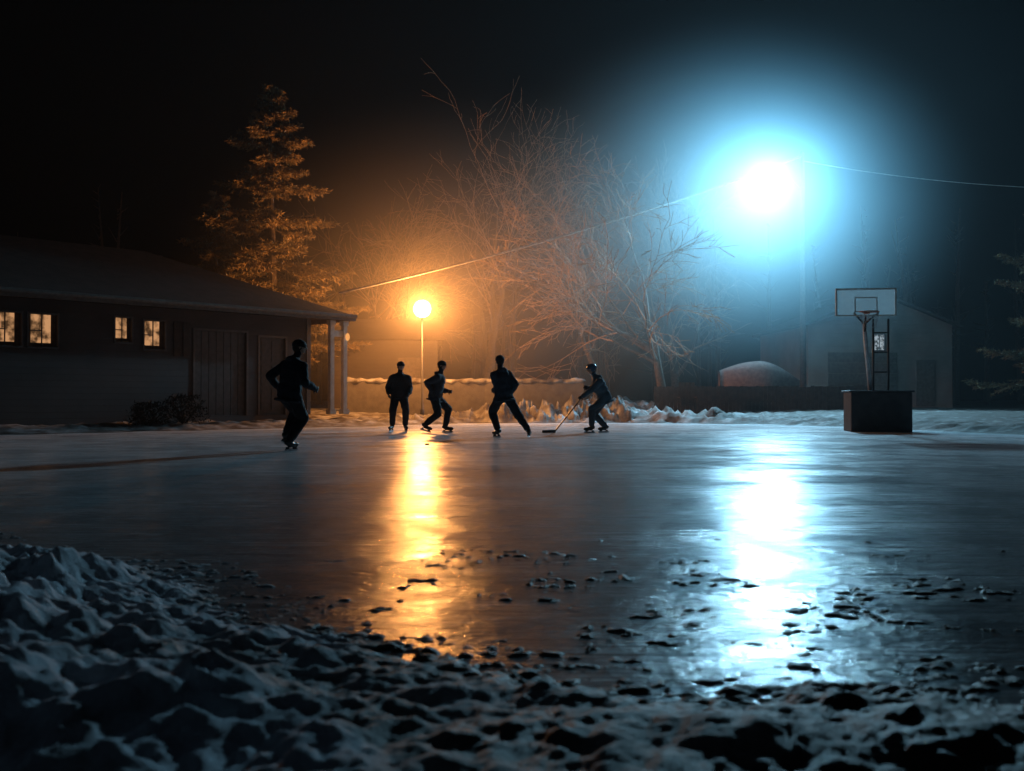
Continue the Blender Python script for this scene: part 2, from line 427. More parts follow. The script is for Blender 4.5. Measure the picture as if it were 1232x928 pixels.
# ------------------------------------------------------------------ trees
def bare_tree(name,x,y,h,lean,spread,seed,mt,depth=5,r0=.2,twig=.011,base=None,levels_kids=(6,6,5,4,3)):
    rnd=random.Random(seed); s=MB(); z=gz(x,y) if base is None else base
    def branch(p,d,l,r,lev):
        n=max(3,6-lev); pts=[p]; dirs=[d]; c=p
        for i in range(n):
            up=.10 if lev<2 else -.03
            d=(d+V((rnd.gauss(0,.13),rnd.gauss(0,.13),rnd.gauss(up,.12)))).normalized()
            c=c+d*(l/n); pts.append(c); dirs.append(d)
        rr=[max(r*(1-.72*i/n),twig*.6) for i in range(n+1)]
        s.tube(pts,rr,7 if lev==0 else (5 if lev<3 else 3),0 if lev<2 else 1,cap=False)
        if lev>=depth: return
        kids=levels_kids[lev]
        for k in range(kids):
            t=rnd.uniform(.28 if lev else .25,1); 
            if k==0: t=1
            i=min(int(t*n),n-1); fr=t*n-i; q=pts[i].lerp(pts[i+1],fr); dd=dirs[i]
            a=rnd.uniform(0,6.28); side=dd.orthogonal().normalized(); side=(Matrix.Rotation(a,3,dd)@side)
            ang=rnd.uniform(.35,.95) if k else rnd.uniform(.1,.4)
            nd=(dd*math.cos(ang)+side*math.sin(ang)*spread+(lean if lev<1 else V((0,0,0)))).normalized()
            branch(q,nd,l*rnd.uniform(.5,.74),max(rr[i]*rnd.uniform(.5,.7),twig*.8),lev+1)
    branch(V((x,y,z-.1)),V((lean.x*.05,lean.y*.2,1)).normalized(),h*.42,r0,0)
    return s.obj(name,[mt,BARK2],smooth=True)
bare_tree('bare_tree',5.8,37.6,12.9,V((-.5,-.05,.05)),1.1,11,BARK,5,.2,.014,levels_kids=(6,5,5,3,3))
bare_tree('bare_tree',3.4,39.6,11.5,V((-.2,-.05,.1)),1.1,29,BARK,5,.15,.011,levels_kids=(4,5,4,3,2))
bare_tree('bare_tree',-1.4,44,14,V((.02,0,.1)),1.0,23,BARK,5,.26,.011,levels_kids=(5,5,4,3,2))
bare_tree('bare_tree',-7,50,14,V((.02,0,.1)),1.0,8,BARK,4,.26,.014)
bare_tree('bare_tree',9,55,15,V((.02,0,.1)),1.0,15,BARK,4,.28,.014)

def spruce(name,x,y,h,seed,zb,rmax=3.2,nb=115,asym=None):
    rnd=random.Random(seed); s=MB(); z=gz(x,y)
    s.tube([(x,y,z-.1),(x+.06,y,z+h*.4),(x-.04,y,z+h*.8),(x,y,z+h)],[.2,.14,.05,.012],8)
    for i in range(nb):
        t=zb+(1-zb)*(i/nb)**.9; hh=z+h*t
        ang=i*2.399+rnd.uniform(-.3,.3); l=(rmax*(1-t)**.7+.2)*rnd.uniform(.4,1.3)
        if rnd.random()<.18: continue
        hd=V((math.cos(ang),math.sin(ang),0)); p=V((x,y,hh)); pts=[p]; m=8
        for k in range(1,m+1):
            u=k/m; pts.append(p+hd*l*u+V((0,0,-.42*l*u+.36*l*u*u+rnd.gauss(0,.02))))
        s.tube(pts,[.03*(1-k/(m+1))*(1-t*.5)+.004 for k in range(m+1)],4,0,cap=False)
        side=V((-hd.y,hd.x,0))
        for k in range(1,m*3+1):
            u=k/(m*3)
            if u<.2: continue
            a=pts[min(int(u*m),m-1)].lerp(pts[min(int(u*m)+1,m)],u*m-int(u*m))
            for sg in (-1,1):
                tl=l*.36*(1.2-u)*rnd.uniform(.6,1.3)+.1
                td=(hd*.7+side*sg*.9+V((0,0,rnd.uniform(-.5,.05)))).normalized()
                nn=max(4,int(tl/.05))
                for j in range(nn):
                    c=a+td*tl*(j/nn)
                    for q in range(2):
                        d=(td*.8+V((rnd.gauss(0,.6),rnd.gauss(0,.6),rnd.gauss(.1,.5)))).normalized()
                        e=d.cross(V((rnd.gauss(0,1),rnd.gauss(0,1),1))).normalized()*.03
                        s.add([c-e,c+e,c+d*rnd.uniform(.1,.19)],[(0,1,2)],1)
    return s.obj(name,[BARK,NEEDLE])
spruce('spruce_tree',-9.0,37.2,12.2,4,.16,3.6,115)
spruce('spruce_tree',-12.2,41,9,9,.2,2.8,60)
spruce('spruce_tree',21.6,39,10.5,12,.12,3.2,75)

dt=MB(); rnd=random.Random(2)
for i in range(130):
    a=rnd.uniform(-1.25,1.25); r=rnd.uniform(72,95); x=r*math.sin(a); y=r*math.cos(a); h=rnd.uniform(8,17)
    dt.tube([(x,y,0),(x+rnd.gauss(0,.4),y,h*.6),(x+rnd.gauss(0,.6),y,h)],[.25,.14,.03],5)
    for k in range(26):
        t=rnd.uniform(.3,1); q=V((x,y,h*t)); d=V((rnd.gauss(0,1),rnd.gauss(0,1),rnd.uniform(.2,1))).normalized()
        dt.tube([q,q+d*rnd.uniform(1,3)*(1.2-t)],[.06,.015],3,cap=False)
dt.obj('distant_trees',BARK)

# ------------------------------------------------------------------ right garage
gar=empty('garage',(13.5,45,0)); M=frame((13.4,45,0),(1,.06,0),(-.06,1,0))
g=MB(); gw,gh,gp=6.7,4.3,5.55
g.box2((0,0,.2),(gw,7,gh),M)
g.add([M@V(p) for p in ((0,0.001,gh),(gw,0.001,gh),(gw/2,0.001,gp),(0,6.999,gh),(gw,6.999,gh),(gw/2,6.999,gp))],[(0,1,2),(5,4,3)])
g.obj('walls',SIDING2,gar)
g=MB()
for s in (-1,1):
    xa=gw/2; xb=gw/2+s*(gw/2+.35); zb=gh-.12
    g.add([M@V(p) for p in ((xa,-.35,gp+.1),(xb,-.35,zb),(xb,7.35,zb),(xa,7.35,gp+.1),(xa,-.35,gp-.02),(xb,-.35,zb-.12),(xb,7.35,zb-.12),(xa,7.35,gp-.02))],
        [(0,1,2,3),(7,6,5,4),(0,4,5,1),(3,2,6,7),(1,5,6,2)])
g.obj('roof',SHINGLE,gar)
g=MB(); 
for j in range(5): g.box2((.9,-.05,.55+j*.48),(4.1,-.001,.55+j*.48+.46),M)
g.box2((5.0,-.05,.5),(5.85,-.002,2.6),M)
g.obj('doors',mat('garage_door',(.15,.11,.09),None,.6),gar)
g=MB(); g.box2((3.05,-.04,3.05),(3.5,-.01,3.75),M); g.obj('gable_window',emit('cool_window',(.75,.9,1),.45,9,.05),gar)
g=MB()
g.box2((3.0,-.06,3.0),(3.05,-.001,3.8),M);g.box2((3.5,-.06,3.0),(3.55,-.001,3.8),M);g.box2((3.05,-.06,3.75),(3.5,-.001,3.8),M);g.box2((3.05,-.06,3.0),(3.5,-.001,3.05),M);g.box2((3.26,-.07,3.05),(3.29,-.041,3.75),M)
g.obj('window_frame',HT,gar)

gb=empty('shed',(-4.6,40,0)); M=frame((-7.2,40,0),(1,.1,0),(-.1,1,0)); g=MB()
g.box2((0,0,.3),(4.2,4,3.2),M); g.obj('walls',SIDING,gb)
g=MB(); g.add([M@V(p) for p in ((-.3,-.3,3.2),(4.5,-.3,3.2),(4.5,2,4.2),(-.3,2,4.2),(4.5,4.3,3.2),(-.3,4.3,3.2))],[(0,1,2,3),(3,2,4,5)]); g.obj('roof',SHINGLE,gb)
g=MB(); g.box2((2.6,-.04,.5),(3.5,-.001,2.5),M); g.obj('door',mat('shed_door',(.2,.16,.13),None,.6),gb)

gwz=MB(); pts=[(-6,35.2),(-3.6,36),(-1,36.4),(2.6,36.2)]
cap=MB(); rnd=random.Random(5)
for (ax,ay),(bx,by) in zip(pts[:-1],pts[1:]):
    d=V((bx-ax,by-ay,0)); M=frame((ax,ay,0),d,(-d.y,d.x,0)); l=d.length
    gwz.box2((0,-.12,.1),(l,.12,1.45),M)
    n=18
    for i in range(n):
        u=(i+.5)/n; q=M@V((u*l,rnd.uniform(-.04,.04),1.46+.02*math.sin(i*1.7+ax)))
        cap.ell(q,(d.normalized(),V((-d.y,d.x,0)).normalized(),V((0,0,1))),(l/n*1.1,.2,rnd.uniform(.07,.14)),10,6)
gwo=empty('garden_wall',(-3,36,0)); gwz.obj('blocks',CONC,gwo)
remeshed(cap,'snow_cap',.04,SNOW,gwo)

fn=MB(); x=5.2; rnd=random.Random(3)
while x<13:
    y=36.4+.02*math.sin(x); fn.box2((x,y,gz(x,y)-.1),(x+.135,y+.02,1.28+rnd.uniform(-.03,.03))); x+=.143
fn.box2((5.2,36.45,.7),(13,36.5,.78)); fn.box2((5.2,36.45,1.08),(13,36.5,1.16))
fn.obj('wooden_fence',WOOD)

bo=empty('overturned_boat',(9.3,38.2,1.1)); hb=MB(); nsec=18; nr=12; vs=[];fs=[]
for i in range(nsec+1):
    u=i/nsec; w=.62*math.sin(math.pi*min(1,(u*.93+.07)))**.55*(1 if u<.5 else (1-((u-.5)/.5)**2.2)*.98+.02); hgt=.98*(.45+.55*math.sin(math.pi*min(1,u*.8+.1)))*(1 if u<.5 else 1-.6*((u-.5)/.5)**2)
    for j in range(nr+1):
        t=math.pi*j/nr; vs.append((7.95+3.1*u,38.2+w*math.cos(t),1.3+hgt*math.sin(t)**.8))
for i in range(nsec):
    for j in range(nr):
        a=i*(nr+1)+j; fs.append((a,a+1,a+nr+2,a+nr+1))
fs.append(tuple(range(nr+1))); fs.append(tuple(nsec*(nr+1)+j for j in range(nr,-1,-1)))
hb.add(vs,fs); hb.obj('hull',mat('boat_paint',(.28,.17,.14),(.2,.12,.10),.8,spec=.2),bo,True)
sw=MB()
for xx in (8.5,10.2):
    sw.box2((xx-.05,37.6,1.2),(xx+.05,38.8,1.3))
    for yy in (37.7,38.7):
        sw.tube([(xx-.25,yy,gz(xx,yy)-.05),(xx,yy,1.2)],[.035,.035],4); sw.tube([(xx+.25,yy,gz(xx,yy)-.05),(xx,yy,1.2)],[.035,.035],4)
sw.obj('sawhorses',WOOD,bo)

gc=MB(); cx,cy=6.3,35.6; cz=gz(cx,cy)
for i in range(5): gc.box((cx-.24+i*.12,cy+.28+.0,cz+.75),(.05,.012,.42))
for i in range(5): gc.box((cx,cy-.2+i*.1,cz+.4),(.29,.04,.012))
for sx in (-.3,.3):
    gc.box((cx+sx,cy-.25,cz+.3),(.03,.03,.32)); gc.box((cx+sx,cy+.25,cz+.25),(.03,.03,.3)); gc.box((cx+sx,cy,cz+.63),(.05,.33,.012))
gc.obj('garden_chair',WOOD)

# ------------------------------------------------------------------ basketball hoop
bh=empty('basketball_hoop',(8.95,25,0))
M=frame((8.9,25.0,0),(1,-.12,0),(.12,1,0))
g=MB(); g.box2((-.45,-.35,.0),(1.02,.55,.98),M); g.box2((-.5,-.4,.98),(1.07,.6,1.03),M)
g.obj('base',mat('weathered_base',(.05,.05,.055),(.03,.03,.035),.7,4,.3,20),bh,bevel=.03)
g=MB(); g.tube([M@V((.12,.1,1.03)),M@V((.02,.15,2.3)),M@V((-.0,.2,2.75))],[.055,.055,.05],12)
g.obj('pole',mat('painted_pole',(.55,.56,.58),(.4,.41,.42),.4),bh,True)
g=MB()
for sx in (.25,.62):
    g.tube([M@V((sx,.35,1.03)),M@V((sx,.33,2.85))],[.028,.028],8)
for zz in (1.5,2.0,2.5): g.tube([M@V((.25,.35,zz)),M@V((.62,.35,zz))],[.02,.02],6)
g.tube([M@V((0,.2,2.7)),M@V((-.3,.02,3.0))],[.025,.025],6); g.tube([M@V((0,.2,2.7)),M@V((.3,.02,3.0))],[.025,.025],6)
g.tube([M@V((0,.2,2.3)),M@V((0,.05,2.95))],[.03,.03],6)
g.obj('support_frame',BLACKM,bh,True)
m,nt,p=base_mat('backboard_acrylic'); p.inputs['Base Color'].default_value=(.42,.48,.5,1); p.inputs['Roughness'].default_value=.25
nn_=nt.nodes.new('ShaderNodeTexNoise'); nn_.inputs['Scale'].default_value=6; rr_=nt.nodes.new('ShaderNodeMapRange'); rr_.inputs['To Min'].default_value=.3; rr_.inputs['To Max'].default_value=.6
nt.links.new(nn_.outputs['Fac'],rr_.inputs['Value']); nt.links.new(rr_.outputs[0],p.inputs['Alpha'])
tr_=nt.nodes.new('ShaderNodeBsdfTranslucent'); tr_.inputs[0].default_value=(.36,.42,.44,1); mx_=nt.nodes.new('ShaderNodeMixShader'); mx_.inputs[0].default_value=.25
out_=nt.nodes['Material Output']; nt.links.new(p.outputs[0],mx_.inputs[1]); nt.links.new(tr_.outputs[0],mx_.inputs[2]); nt.links.new(mx_.outputs[0],out_.inputs['Surface'])
g=MB(); g.box2((-.7,0,2.93),(.7,.008,3.57),M); g.obj('backboard',m,bh)
g=MB(); z0,z1=2.9,3.6
for a,c in (((-.74,-.02,z0),(-.7,.04,z1)),((.7,-.02,z0),(.74,.04,z1)),((-.7,-.02,z1-.03),(.7,.04,z1)),((-.7,-.02,z0),(.7,.04,z0+.03)),
            ((-.28,-.012,3.0),(-.25,-.002,3.38)),((.25,-.012,3.0),(.28,-.002,3.38)),((-.25,-.012,3.35),(.25,-.002,3.38)),((-.25,-.012,3.0),(.25,-.002,3.03))): g.box2(a,c,M)
g.obj('backboard_frame',TRIM,bh)
g=MB(); n=24
ring=[M@V((.23*math.cos(t),-.36+.23*math.sin(t),2.98)) for t in [2*math.pi*i/n for i in range(n+1)]]
g.tube(ring,[.011]*(n+1),6,cap=False); g.box2((-.06,-.14,2.95),(.06,-.002,2.99),M); g.obj('rim',mat('rim_paint',(.5,.1,.03),None,.5),bh,True)
g=MB()
for i in range(12):
    for s in (-1,1):
        pp=[]
        for k in range(6):
            t=2*math.pi*(i+s*k*.5)/12; r=.23-.015*k; pp.append(M@V((r*math.cos(t),-.36+r*math.sin(t),2.97-.08*k)))
        g.tube(pp,[.003]*6,3,cap=False)
g.obj('net',mat('net_cord',(.3,.3,.3),None,.8),bh)

# ------------------------------------------------------------------ lamps
LX,LY,LZ=-3.07,34.0,3.9
sl=empty('street_lamp',(LX,LY,0)); g=MB(); zt=gz(LX,LY)
g.tube([(LX+.0,LY,zt-.2),(LX,LY,zt+.3),(LX,LY,zt+.32),(LX,LY,LZ-.26)],[.07,.07,.042,.036],10)
g.tube([(LX,LY,LZ-.27),(LX,LY,LZ-.2)],[.09,.11],12); g.obj('post',BLACKM,sl,True)
def globe_mat(name,col,st):
    m=bpy.data.materials.new(name); m.use_nodes=True; nt=m.node_tree; N=nt.nodes; N.remove(N['Principled BSDF'])
    e=N.new('ShaderNodeEmission'); e.inputs[0].default_value=(*col,1); e.inputs[1].default_value=st; t=N.new('ShaderNodeBsdfTransparent'); a=N.new('ShaderNodeAddShader')
    nt.links.new(e.outputs[0],a.inputs[0]); nt.links.new(t.outputs[0],a.inputs[1]); nt.links.new(a.outputs[0],N['Material Output'].inputs['Surface']); return m
UX=(V((1,0,0)),V((0,1,0)),V((0,0,1)))
g=MB(); g.ell((LX,LY,LZ),UX,(.3,.3,.3),20,14); g.obj('globe',globe_mat('warm_globe',(1,.62,.28),6),sl,True)
def light(name,kind,loc,col,power,parent,**kw):
    l=bpy.data.lights.new(name,kind); l.color=col; l.energy=power
    for k,v in kw.items(): setattr(l,k,v)
    o=bpy.data.objects.new(name,l); COL.objects.link(o); o.location=loc
    if parent: o.parent=parent; o.matrix_parent_inverse=Matrix.Translation(-V(parent.location))
    return o
light('bulb','POINT',(LX,LY,LZ),(1,.38,.09),2500,sl,shadow_soft_size=.18)

FX,FY,FZ=10.9,42.2,10.2
fl=empty('floodlight_pole',(12.4,42.4,0)); g=MB()
g.tube([(12.4,42.4,gz(12.4,42.4)-.3),(12.4,42.4,6),(12.4,42.4,11.4)],[.14,.12,.09],12)
g.tube([(12.4,42.4,9.7),(11.7,42.3,10.35),(11.1,42.25,10.4)],[.04,.035,.035],8)
g.obj('pole',mat('pole_wood',(.14,.11,.09),None,.85,10,.4,40),fl,True)
aim=(V((3,12,0))-V((FX,FY,FZ))).normalized()
g=MB(); rgt=aim.cross(V((0,0,1))).normalized(); upv=rgt.cross(aim)
c=V((FX,FY,FZ))-aim*.25
prof=[(0,.09),(.12,.12),(.3,.27),(.42,.3)]
g.tube([c-aim*.15+aim*a for a,_ in prof],[r for _,r in prof],16,cap=False); g.tube([c-aim*.3,c-aim*.15],[.07,.09],12)
g.obj('lamp_head',METAL,fl,True)
g=MB(); g.ell(c+aim*.2,(rgt,upv,aim),(.26,.26,.06),16,8); g.obj('lens',emit('cool_lens',(.6,.88,1),25),fl,True)
sp=light('lamp','SPOT',(FX,FY,FZ),(.27,.68,1),38000,fl,shadow_soft_size=.35,spot_size=math.radians(92),spot_blend=.4)
sp.location=V((FX,FY,FZ))+aim*.15
sp.rotation_euler=aim.to_track_quat('-Z','Y').to_euler()
sp2=light('halo_light','POINT',(FX,FY,FZ),(.08,.52,.85),1000,fl,shadow_soft_size=.3)  # added second source that lights the teal halo outside the spot cone
sp2.location=V((FX,FY,FZ))+aim*.3

def wire(name,a,b_,sag,r=.014,mt=None):
    a=V(a);b_=V(b_);pts=[]
    for i in range(31):
        t=i/30; p=a.lerp(b_,t); p.z-=sag*4*t*(1-t); pts.append(p)
    g=MB(); g.tube(pts,[r]*31,6); return g.obj(name,mt or WM,smooth=True)
WM=mat('frosted_wire',(.5,.45,.4),(.3,.28,.25),.6)
wire('overhead_wire',(-5.6,32.2,4.25),(12.4,42.4,11.2),.35,.04)
wire('overhead_wire',(12.4,42.4,11.0),(26,36,8.5),.5,.015)

# ------------------------------------------------------------------ hockey players
SKIN=mat('skin',(.5,.3,.22),(.45,.27,.2),.55,20)
GLOVE=mat('glove',(.02,.02,.022),None,.6,20,.3,80)
BOOT=mat('skate_boot',(.02,.02,.02),None,.35,20)
BLADE=mat('skate_steel',(.6,.6,.62),None,.2,20,metal=1)
EYE=mat('eye',(.02,.015,.01),None,.2); LIP=mat('lips',(.35,.12,.1),None,.5); HAIR=mat('hair',(.04,.025,.015),None,.7,40,.5,120)
def cloth(n,c): return mat(n,c,tuple(x*.7 for x in c),.85,6,.6,14,bdist=.03)
def ik(a,c,l1,l2,hint):
    d=c-a; L_=d.length
    if L_>(l1+l2)*.995: c=a+d.normalized()*(l1+l2)*.995; d=c-a; L_=d.length
    x=(l1*l1-l2*l2+L_*L_)/(2*L_); h=math.sqrt(max(l1*l1-x*x,0)); dn=d.normalized()
    hp=(hint-dn*hint.dot(dn)); hp=hp.normalized() if hp.length>1e-4 else V((0,0,1))
    return a+dn*x+hp*h, c
def hand(e,w,normal,curl,name,par,sidev_flip=1):
    d=(w-e).normalized(); n=(normal-d*normal.dot(d)).normalized(); s=d.cross(n).normalized()*sidev_flip
    m=MB(); 
    for k in range(4):
        o=(k-1.5)*.021; m.capsule(w-d*.01+s*o*.7,.016,w+d*.085+s*o,.0125,8)
    for k,l in enumerate((.068,.078,.072,.056)):
        o=(k-1.5)*.021; b0=w+d*.088+s*o; c1=curl*.9; c2=curl*1.9
        p1=b0+(d*math.cos(c1)+n*math.sin(c1))*l*.5; p2=p1+(d*math.cos(c2)+n*math.sin(c2))*l*.34; p3=p2+(d*math.cos(c2+.5*curl)+n*math.sin(c2+.5*curl))*l*.25
        m.capsule(b0,.0108,p1,.0102,8); m.capsule(p1,.0102,p2,.0095,8); m.capsule(p2,.0095,p3,.0085,8)
    t0=w+d*.025-s*.03+n*.008; t1=t0+(d*.6-s*.75+n*.3).normalized()*.038; t2=t1+(d*.85-s*.1+n*.5*curl).normalized()*.032
    m.capsule(t0,.014,t1,.0125,8); m.capsule(t1,.0125,t2,.0105,8)
    return remeshed(m,name,.0045,GLOVE,par,1)
def player(loc,f,pel,neck,head,ankL,ankR,wrL,wrR,jc,pc_,hat='beanie',hatc=(.03,.03,.035),hf=None,feet=(None,None),curl=.5,palms=(None,None),kneeh=None,elb=(None,None),sc=1.0,bulk=1.0):
    f=V(f).normalized(); up=V((0,0,1)); l=up.cross(f).normalized()
    loc=V(loc); par=empty('hockey_player',loc)
    T=lambda p: loc+V(p)*sc
    pel,neck,head=T(pel),T(neck),T(head); ankL,ankR,wrL,wrR=map(T,(ankL,ankR,wrL,wrR))
    u=(neck-pel).normalized(); fw=(f-u*f.dot(u)).normalized(); lt=u.cross(fw).normalized()
    tors=(neck-pel).length; B=bulk
    shL=neck+lt*.175*B-u*.10; shR=neck-lt*.175*B-u*.10; hpL=pel+l*.095-up*.03; hpR=pel-l*.095-up*.03
    kh=V(kneeh).normalized() if kneeh else f
    knL,ankL=ik(hpL,ankL,.43,.42,kh+l*.15); knR,ankR=ik(hpR,ankR,.43,.42,kh-l*.15)
    elL,wrL=ik(shL,wrL,.29,.26,V(elb[0]) if elb[0] else (-fw+lt*.25)); elR,wrR=ik(shR,wrR,.29,.26,V(elb[1]) if elb[1] else (-fw-lt*.25))
    m=MB(); AX=(lt,fw,u)
    m.ell(pel+u*tors*.68,AX,(.195*B,.155*B,.19)); m.ell(pel+u*tors*.4,AX,(.19*B,.155*B,.22)); m.ell(pel+u*tors*.1,AX,(.2*B,.165*B,.17))
    m.ell(pel-u*.03,AX,(.19*B,.16*B,.13))
    m.capsule(neck-u*.05,.09,neck+u*.02,.075); m.capsule(neck+u*.0,.062,head-u*.06,.058)
    for s_ in (shL,shR): m.capsule(neck-u*.05,.078,s_,.084*B)
    m.ell(neck-u*.005-fw*.045,AX,(.12,.11,.06))
    for a,e,w in ((shL,elL,wrL),(shR,elR,wrR)):
        m.capsule(a,.084*B,e,.066*B); m.capsule(e,.066*B,e.lerp(w,.75),.058*B); m.capsule(e.lerp(w,.75),.058*B,e.lerp(w,.95),.05)
    for h_,k,a in ((hpL,knL,ankL),(hpR,knR,ankR)):
        m.capsule(h_,.12,k,.088*B); m.capsule(k,.088*B,k.lerp(a,.35),.086); m.capsule(k.lerp(a,.35),.084,k.lerp(a,.86),.074)
    body=remeshed(m,'body',.017,[cloth('jacket',jc),cloth('trousers',pc_)],par,5)
    tx=bpy.data.textures.new('folds','CLOUDS'); tx.noise_scale=.10
    dm=body.modifiers.new('folds','DISPLACE'); dm.texture=tx; dm.strength=.03; dm.mid_level=.5; dm.texture_coords='GLOBAL'
    hem=pel-u*.12
    def segd(p,a,b):
        t=max(0,min(1,(p-a).dot(b-a)/(b-a).length_squared)); return (p-a.lerp(b,t)).length
    for p in body.data.polygons:
        c=V(p.center)
        if (c-hem).dot(u)<0:
            da=min(segd(c,shL,elL),segd(c,elL,wrL),segd(c,shR,elR),segd(c,elR,wrR))
            dl=min(segd(c,hpL,knL),segd(c,knL,ankL),segd(c,hpR,knR),segd(c,knR,ankR))
            if dl<da: p.material_index=1
    g=MB(); n=28; pts=[]
    for i in range(n+1):
        t=2*math.pi*i/n; pts.append(hem+lt*.195*B*math.cos(t)+fw*.165*B*math.sin(t))
    g.tube(pts,[.024]*(n+1),6,cap=False); g.obj('jacket_hem',body.data.materials[0],par,True)
    pn_=palms
    hand(elL,wrL,pn_[0] or (-lt),curl,'left_hand',par,-1); hand(elR,wrR,pn_[1] or lt,curl,'right_hand',par,1)
    for (k,a,ff,nm) in ((knL,ankL,feet[0],'left_skate'),(knR,ankR,feet[1],'right_skate')):
        fd=V(ff).normalized() if ff else f; sd_=up.cross(fd).normalized()
        nu=fd.cross(sd_).normalized()
        b=MB(); sole=a-nu*.055
        b.capsule(a+(k-a).normalized()*.14,.062,a,.055); b.capsule(a-fd*.03-nu*.01,.05,sole+fd*.09,.045); b.capsule(sole+fd*.02+nu*.005,.045,sole+fd*.165,.038)
        remeshed(b,nm+'_boot',.009,BOOT,par,2)
        b=MB(); Mx=Matrix((( fd.x,sd_.x,nu.x,sole.x),(fd.y,sd_.y,nu.y,sole.y),(fd.z,sd_.z,nu.z,sole.z),(0,0,0,1)))
        b.box2((-.05,-.014,-.06),(.0,.014,-.03),Mx); b.box2((.1,-.014,-.06),(.16,.014,-.03),Mx); b.box2((-.07,-.009,-.068),(.185,.009,-.058),Mx)
        b.obj(nm+'_holder',GLOVE,par)
        b=MB(); b.add([Mx@V(p) for p in ((-.08,-.002,-.068),(.19,-.002,-.068),(.2,-.002,-.082),(.18,-.002,-.095),(-.07,-.002,-.095),(-.085,-.002,-.085),
                                        (-.08,.002,-.068),(.19,.002,-.068),(.2,.002,-.082),(.18,.002,-.095),(-.07,.002,-.095),(-.085,.002,-.085))],
              [(0,1,2,3,4,5),(11,10,9,8,7,6)]+[(i,(i+6),(i+1)%6+6,(i+1)%6) for i in range(6)]); b.obj(nm+'_blade',BLADE,par)
    hf=V(hf).normalized() if hf else f; hu=((head-neck).normalized()+up*1.5).normalized(); hf=(hf-hu*hf.dot(hu)).normalized(); hl=hu.cross(hf).normalized(); HA=(hl,hf,hu)
    q=lambda a,b_,c_: head+hl*a+hf*b_+hu*c_
    m=MB(); m.ell(q(0,-.012,.02),HA,(.079,.095,.093)); m.ell(q(0,.02,-.045),HA,(.063,.070,.07)); m.capsule(q(0,.06,-.085),.022,q(0,.055,-.08),.026)
    m.capsule(q(0,.092,.012),.008,q(0,.106,-.022),.013); m.capsule(q(.012,.088,-.026),.009,q(-.012,.088,-.026),.009)
    m.capsule(q(.04,.072,.024),.012,q(-.04,.072,.024),.012); m.capsule(q(.04,.062,-.02),.018,q(.025,.07,-.02),.016); m.capsule(q(-.04,.062,-.02),.018,q(-.025,.07,-.02),.016)
    for s_ in (-1,1): m.ell(q(s_*.080,-.005,-.01),HA,(.01,.02,.032))
    m.capsule(q(.02,.08,-.056),.009,q(-.02,.08,-.056),.009)
    remeshed(m,'head',.006,SKIN,par,1)
    b=MB()
    for s_ in (-1,1): b.ell(q(s_*.031,.080,.004),HA,(.012,.008,.007),10,6)
    b.obj('eyes',EYE,par,True); b=MB(); b.capsule(q(.02,.088,-.056),.004,q(-.02,.088,-.056),.004,8); b.obj('mouth',LIP,par,True)
    b=MB(); b.ell(q(0,-.03,-.015),HA,(.087,.087,.095)); b.obj('hair',HAIR,par,True)
    hm=mat('hat',hatc,None,.8,20,.5,60) if hat=='beanie' else mat('helmet_shell',hatc,None,.3,20)
    b=MB()
    if hat=='beanie':
        b.ell(q(0,-.014,.02),HA,(.096,.113,.094),20,10,vmin=-.3)
        pts=[q(.089*math.cos(t),-.014+.105*math.sin(t),.02) for t in [2*math.pi*i/24 for i in range(25)]]
        b.tube(pts,[.010]*25,6,cap=False); pts=[p+hu*.018 for p in pts]; b.tube(pts,[.010]*25,6,cap=False)
    else:
        b.ell(q(0,-.015,.025),HA,(.108,.13,.112),20,10,vmin=-.2)
        for s_ in (-1,1): b.ell(q(s_*.09,-.02,-.01),HA,(.022,.055,.06),10,8)
        b.box((0,0,0),(.07,.02,.008),Matrix(((hl.x,hf.x,hu.x,q(0,.115,.035).x),(hl.y,hf.y,hu.y,q(0,.115,.035).y),(hl.z,hf.z,hu.z,q(0,.115,.035).z),(0,0,0,1))))
        b.capsule(q(0,-.09,.09),.02,q(0,.07,.115),.02,8)
    b.obj('beanie' if hat=='beanie' else 'helmet',hm,par,True)
    return par,wrL,wrR
AZ=.15
player((-3.45,15.5,0),(.55,.8,0),(-.02,0,.9),(.06,.04,1.42),(.13,.08,1.63),(-.14,.32,.24),(-.02,-.02,AZ),(-.26,.25,1.0),(.37,.02,.98),
       (.02,.022,.03),(.016,.016,.02),'beanie',(.02,.02,.022),hf=(1,.25,0),feet=((.3,.7,-.35),(.5,.8,0)),curl=.45,bulk=1.08)
player((-2.83,25,0),(.15,-1,0),(0,0,.95),(.02,0,1.44),(.04,-.02,1.65),(.16,-.03,AZ),(-.18,.02,AZ),(.26,-.1,.95),(-.26,-.12,.95),
       (.03,.03,.034),(.02,.02,.022),'beanie',(.025,.025,.03),hf=(.4,-1,0),feet=((.35,-1,0),(-.3,-1,0)),bulk=1.1)
player((-1.85,24,0),(1,-.15,0),(.0,0,.9),(.12,0,1.42),(.17,0,1.63),(.23,.16,AZ),(-.24,-.08,AZ+.05),(.3,.12,1.0),(-.06,-.22,.98),
       (.04,.045,.06),(.02,.02,.022),'beanie',(.03,.02,.02),hf=(1,-.3,0),feet=((1,0,0),(.9,0,-.28)),curl=.7,bulk=1.06)
player((-.12,21,0),(-.55,.8,0),(-.05,0,.9),(-.12,.03,1.42),(-.14,.06,1.63),(-.17,.06,AZ),(.47,-.1,AZ),(-.28,.22,1.0),(.08,.14,.92),
       (.03,.045,.065),(.016,.02,.028),'beanie',(.02,.02,.025),hf=(-.3,1,0),feet=((-.6,.8,0),(.2,.9,0)),curl=.6,bulk=1.06)
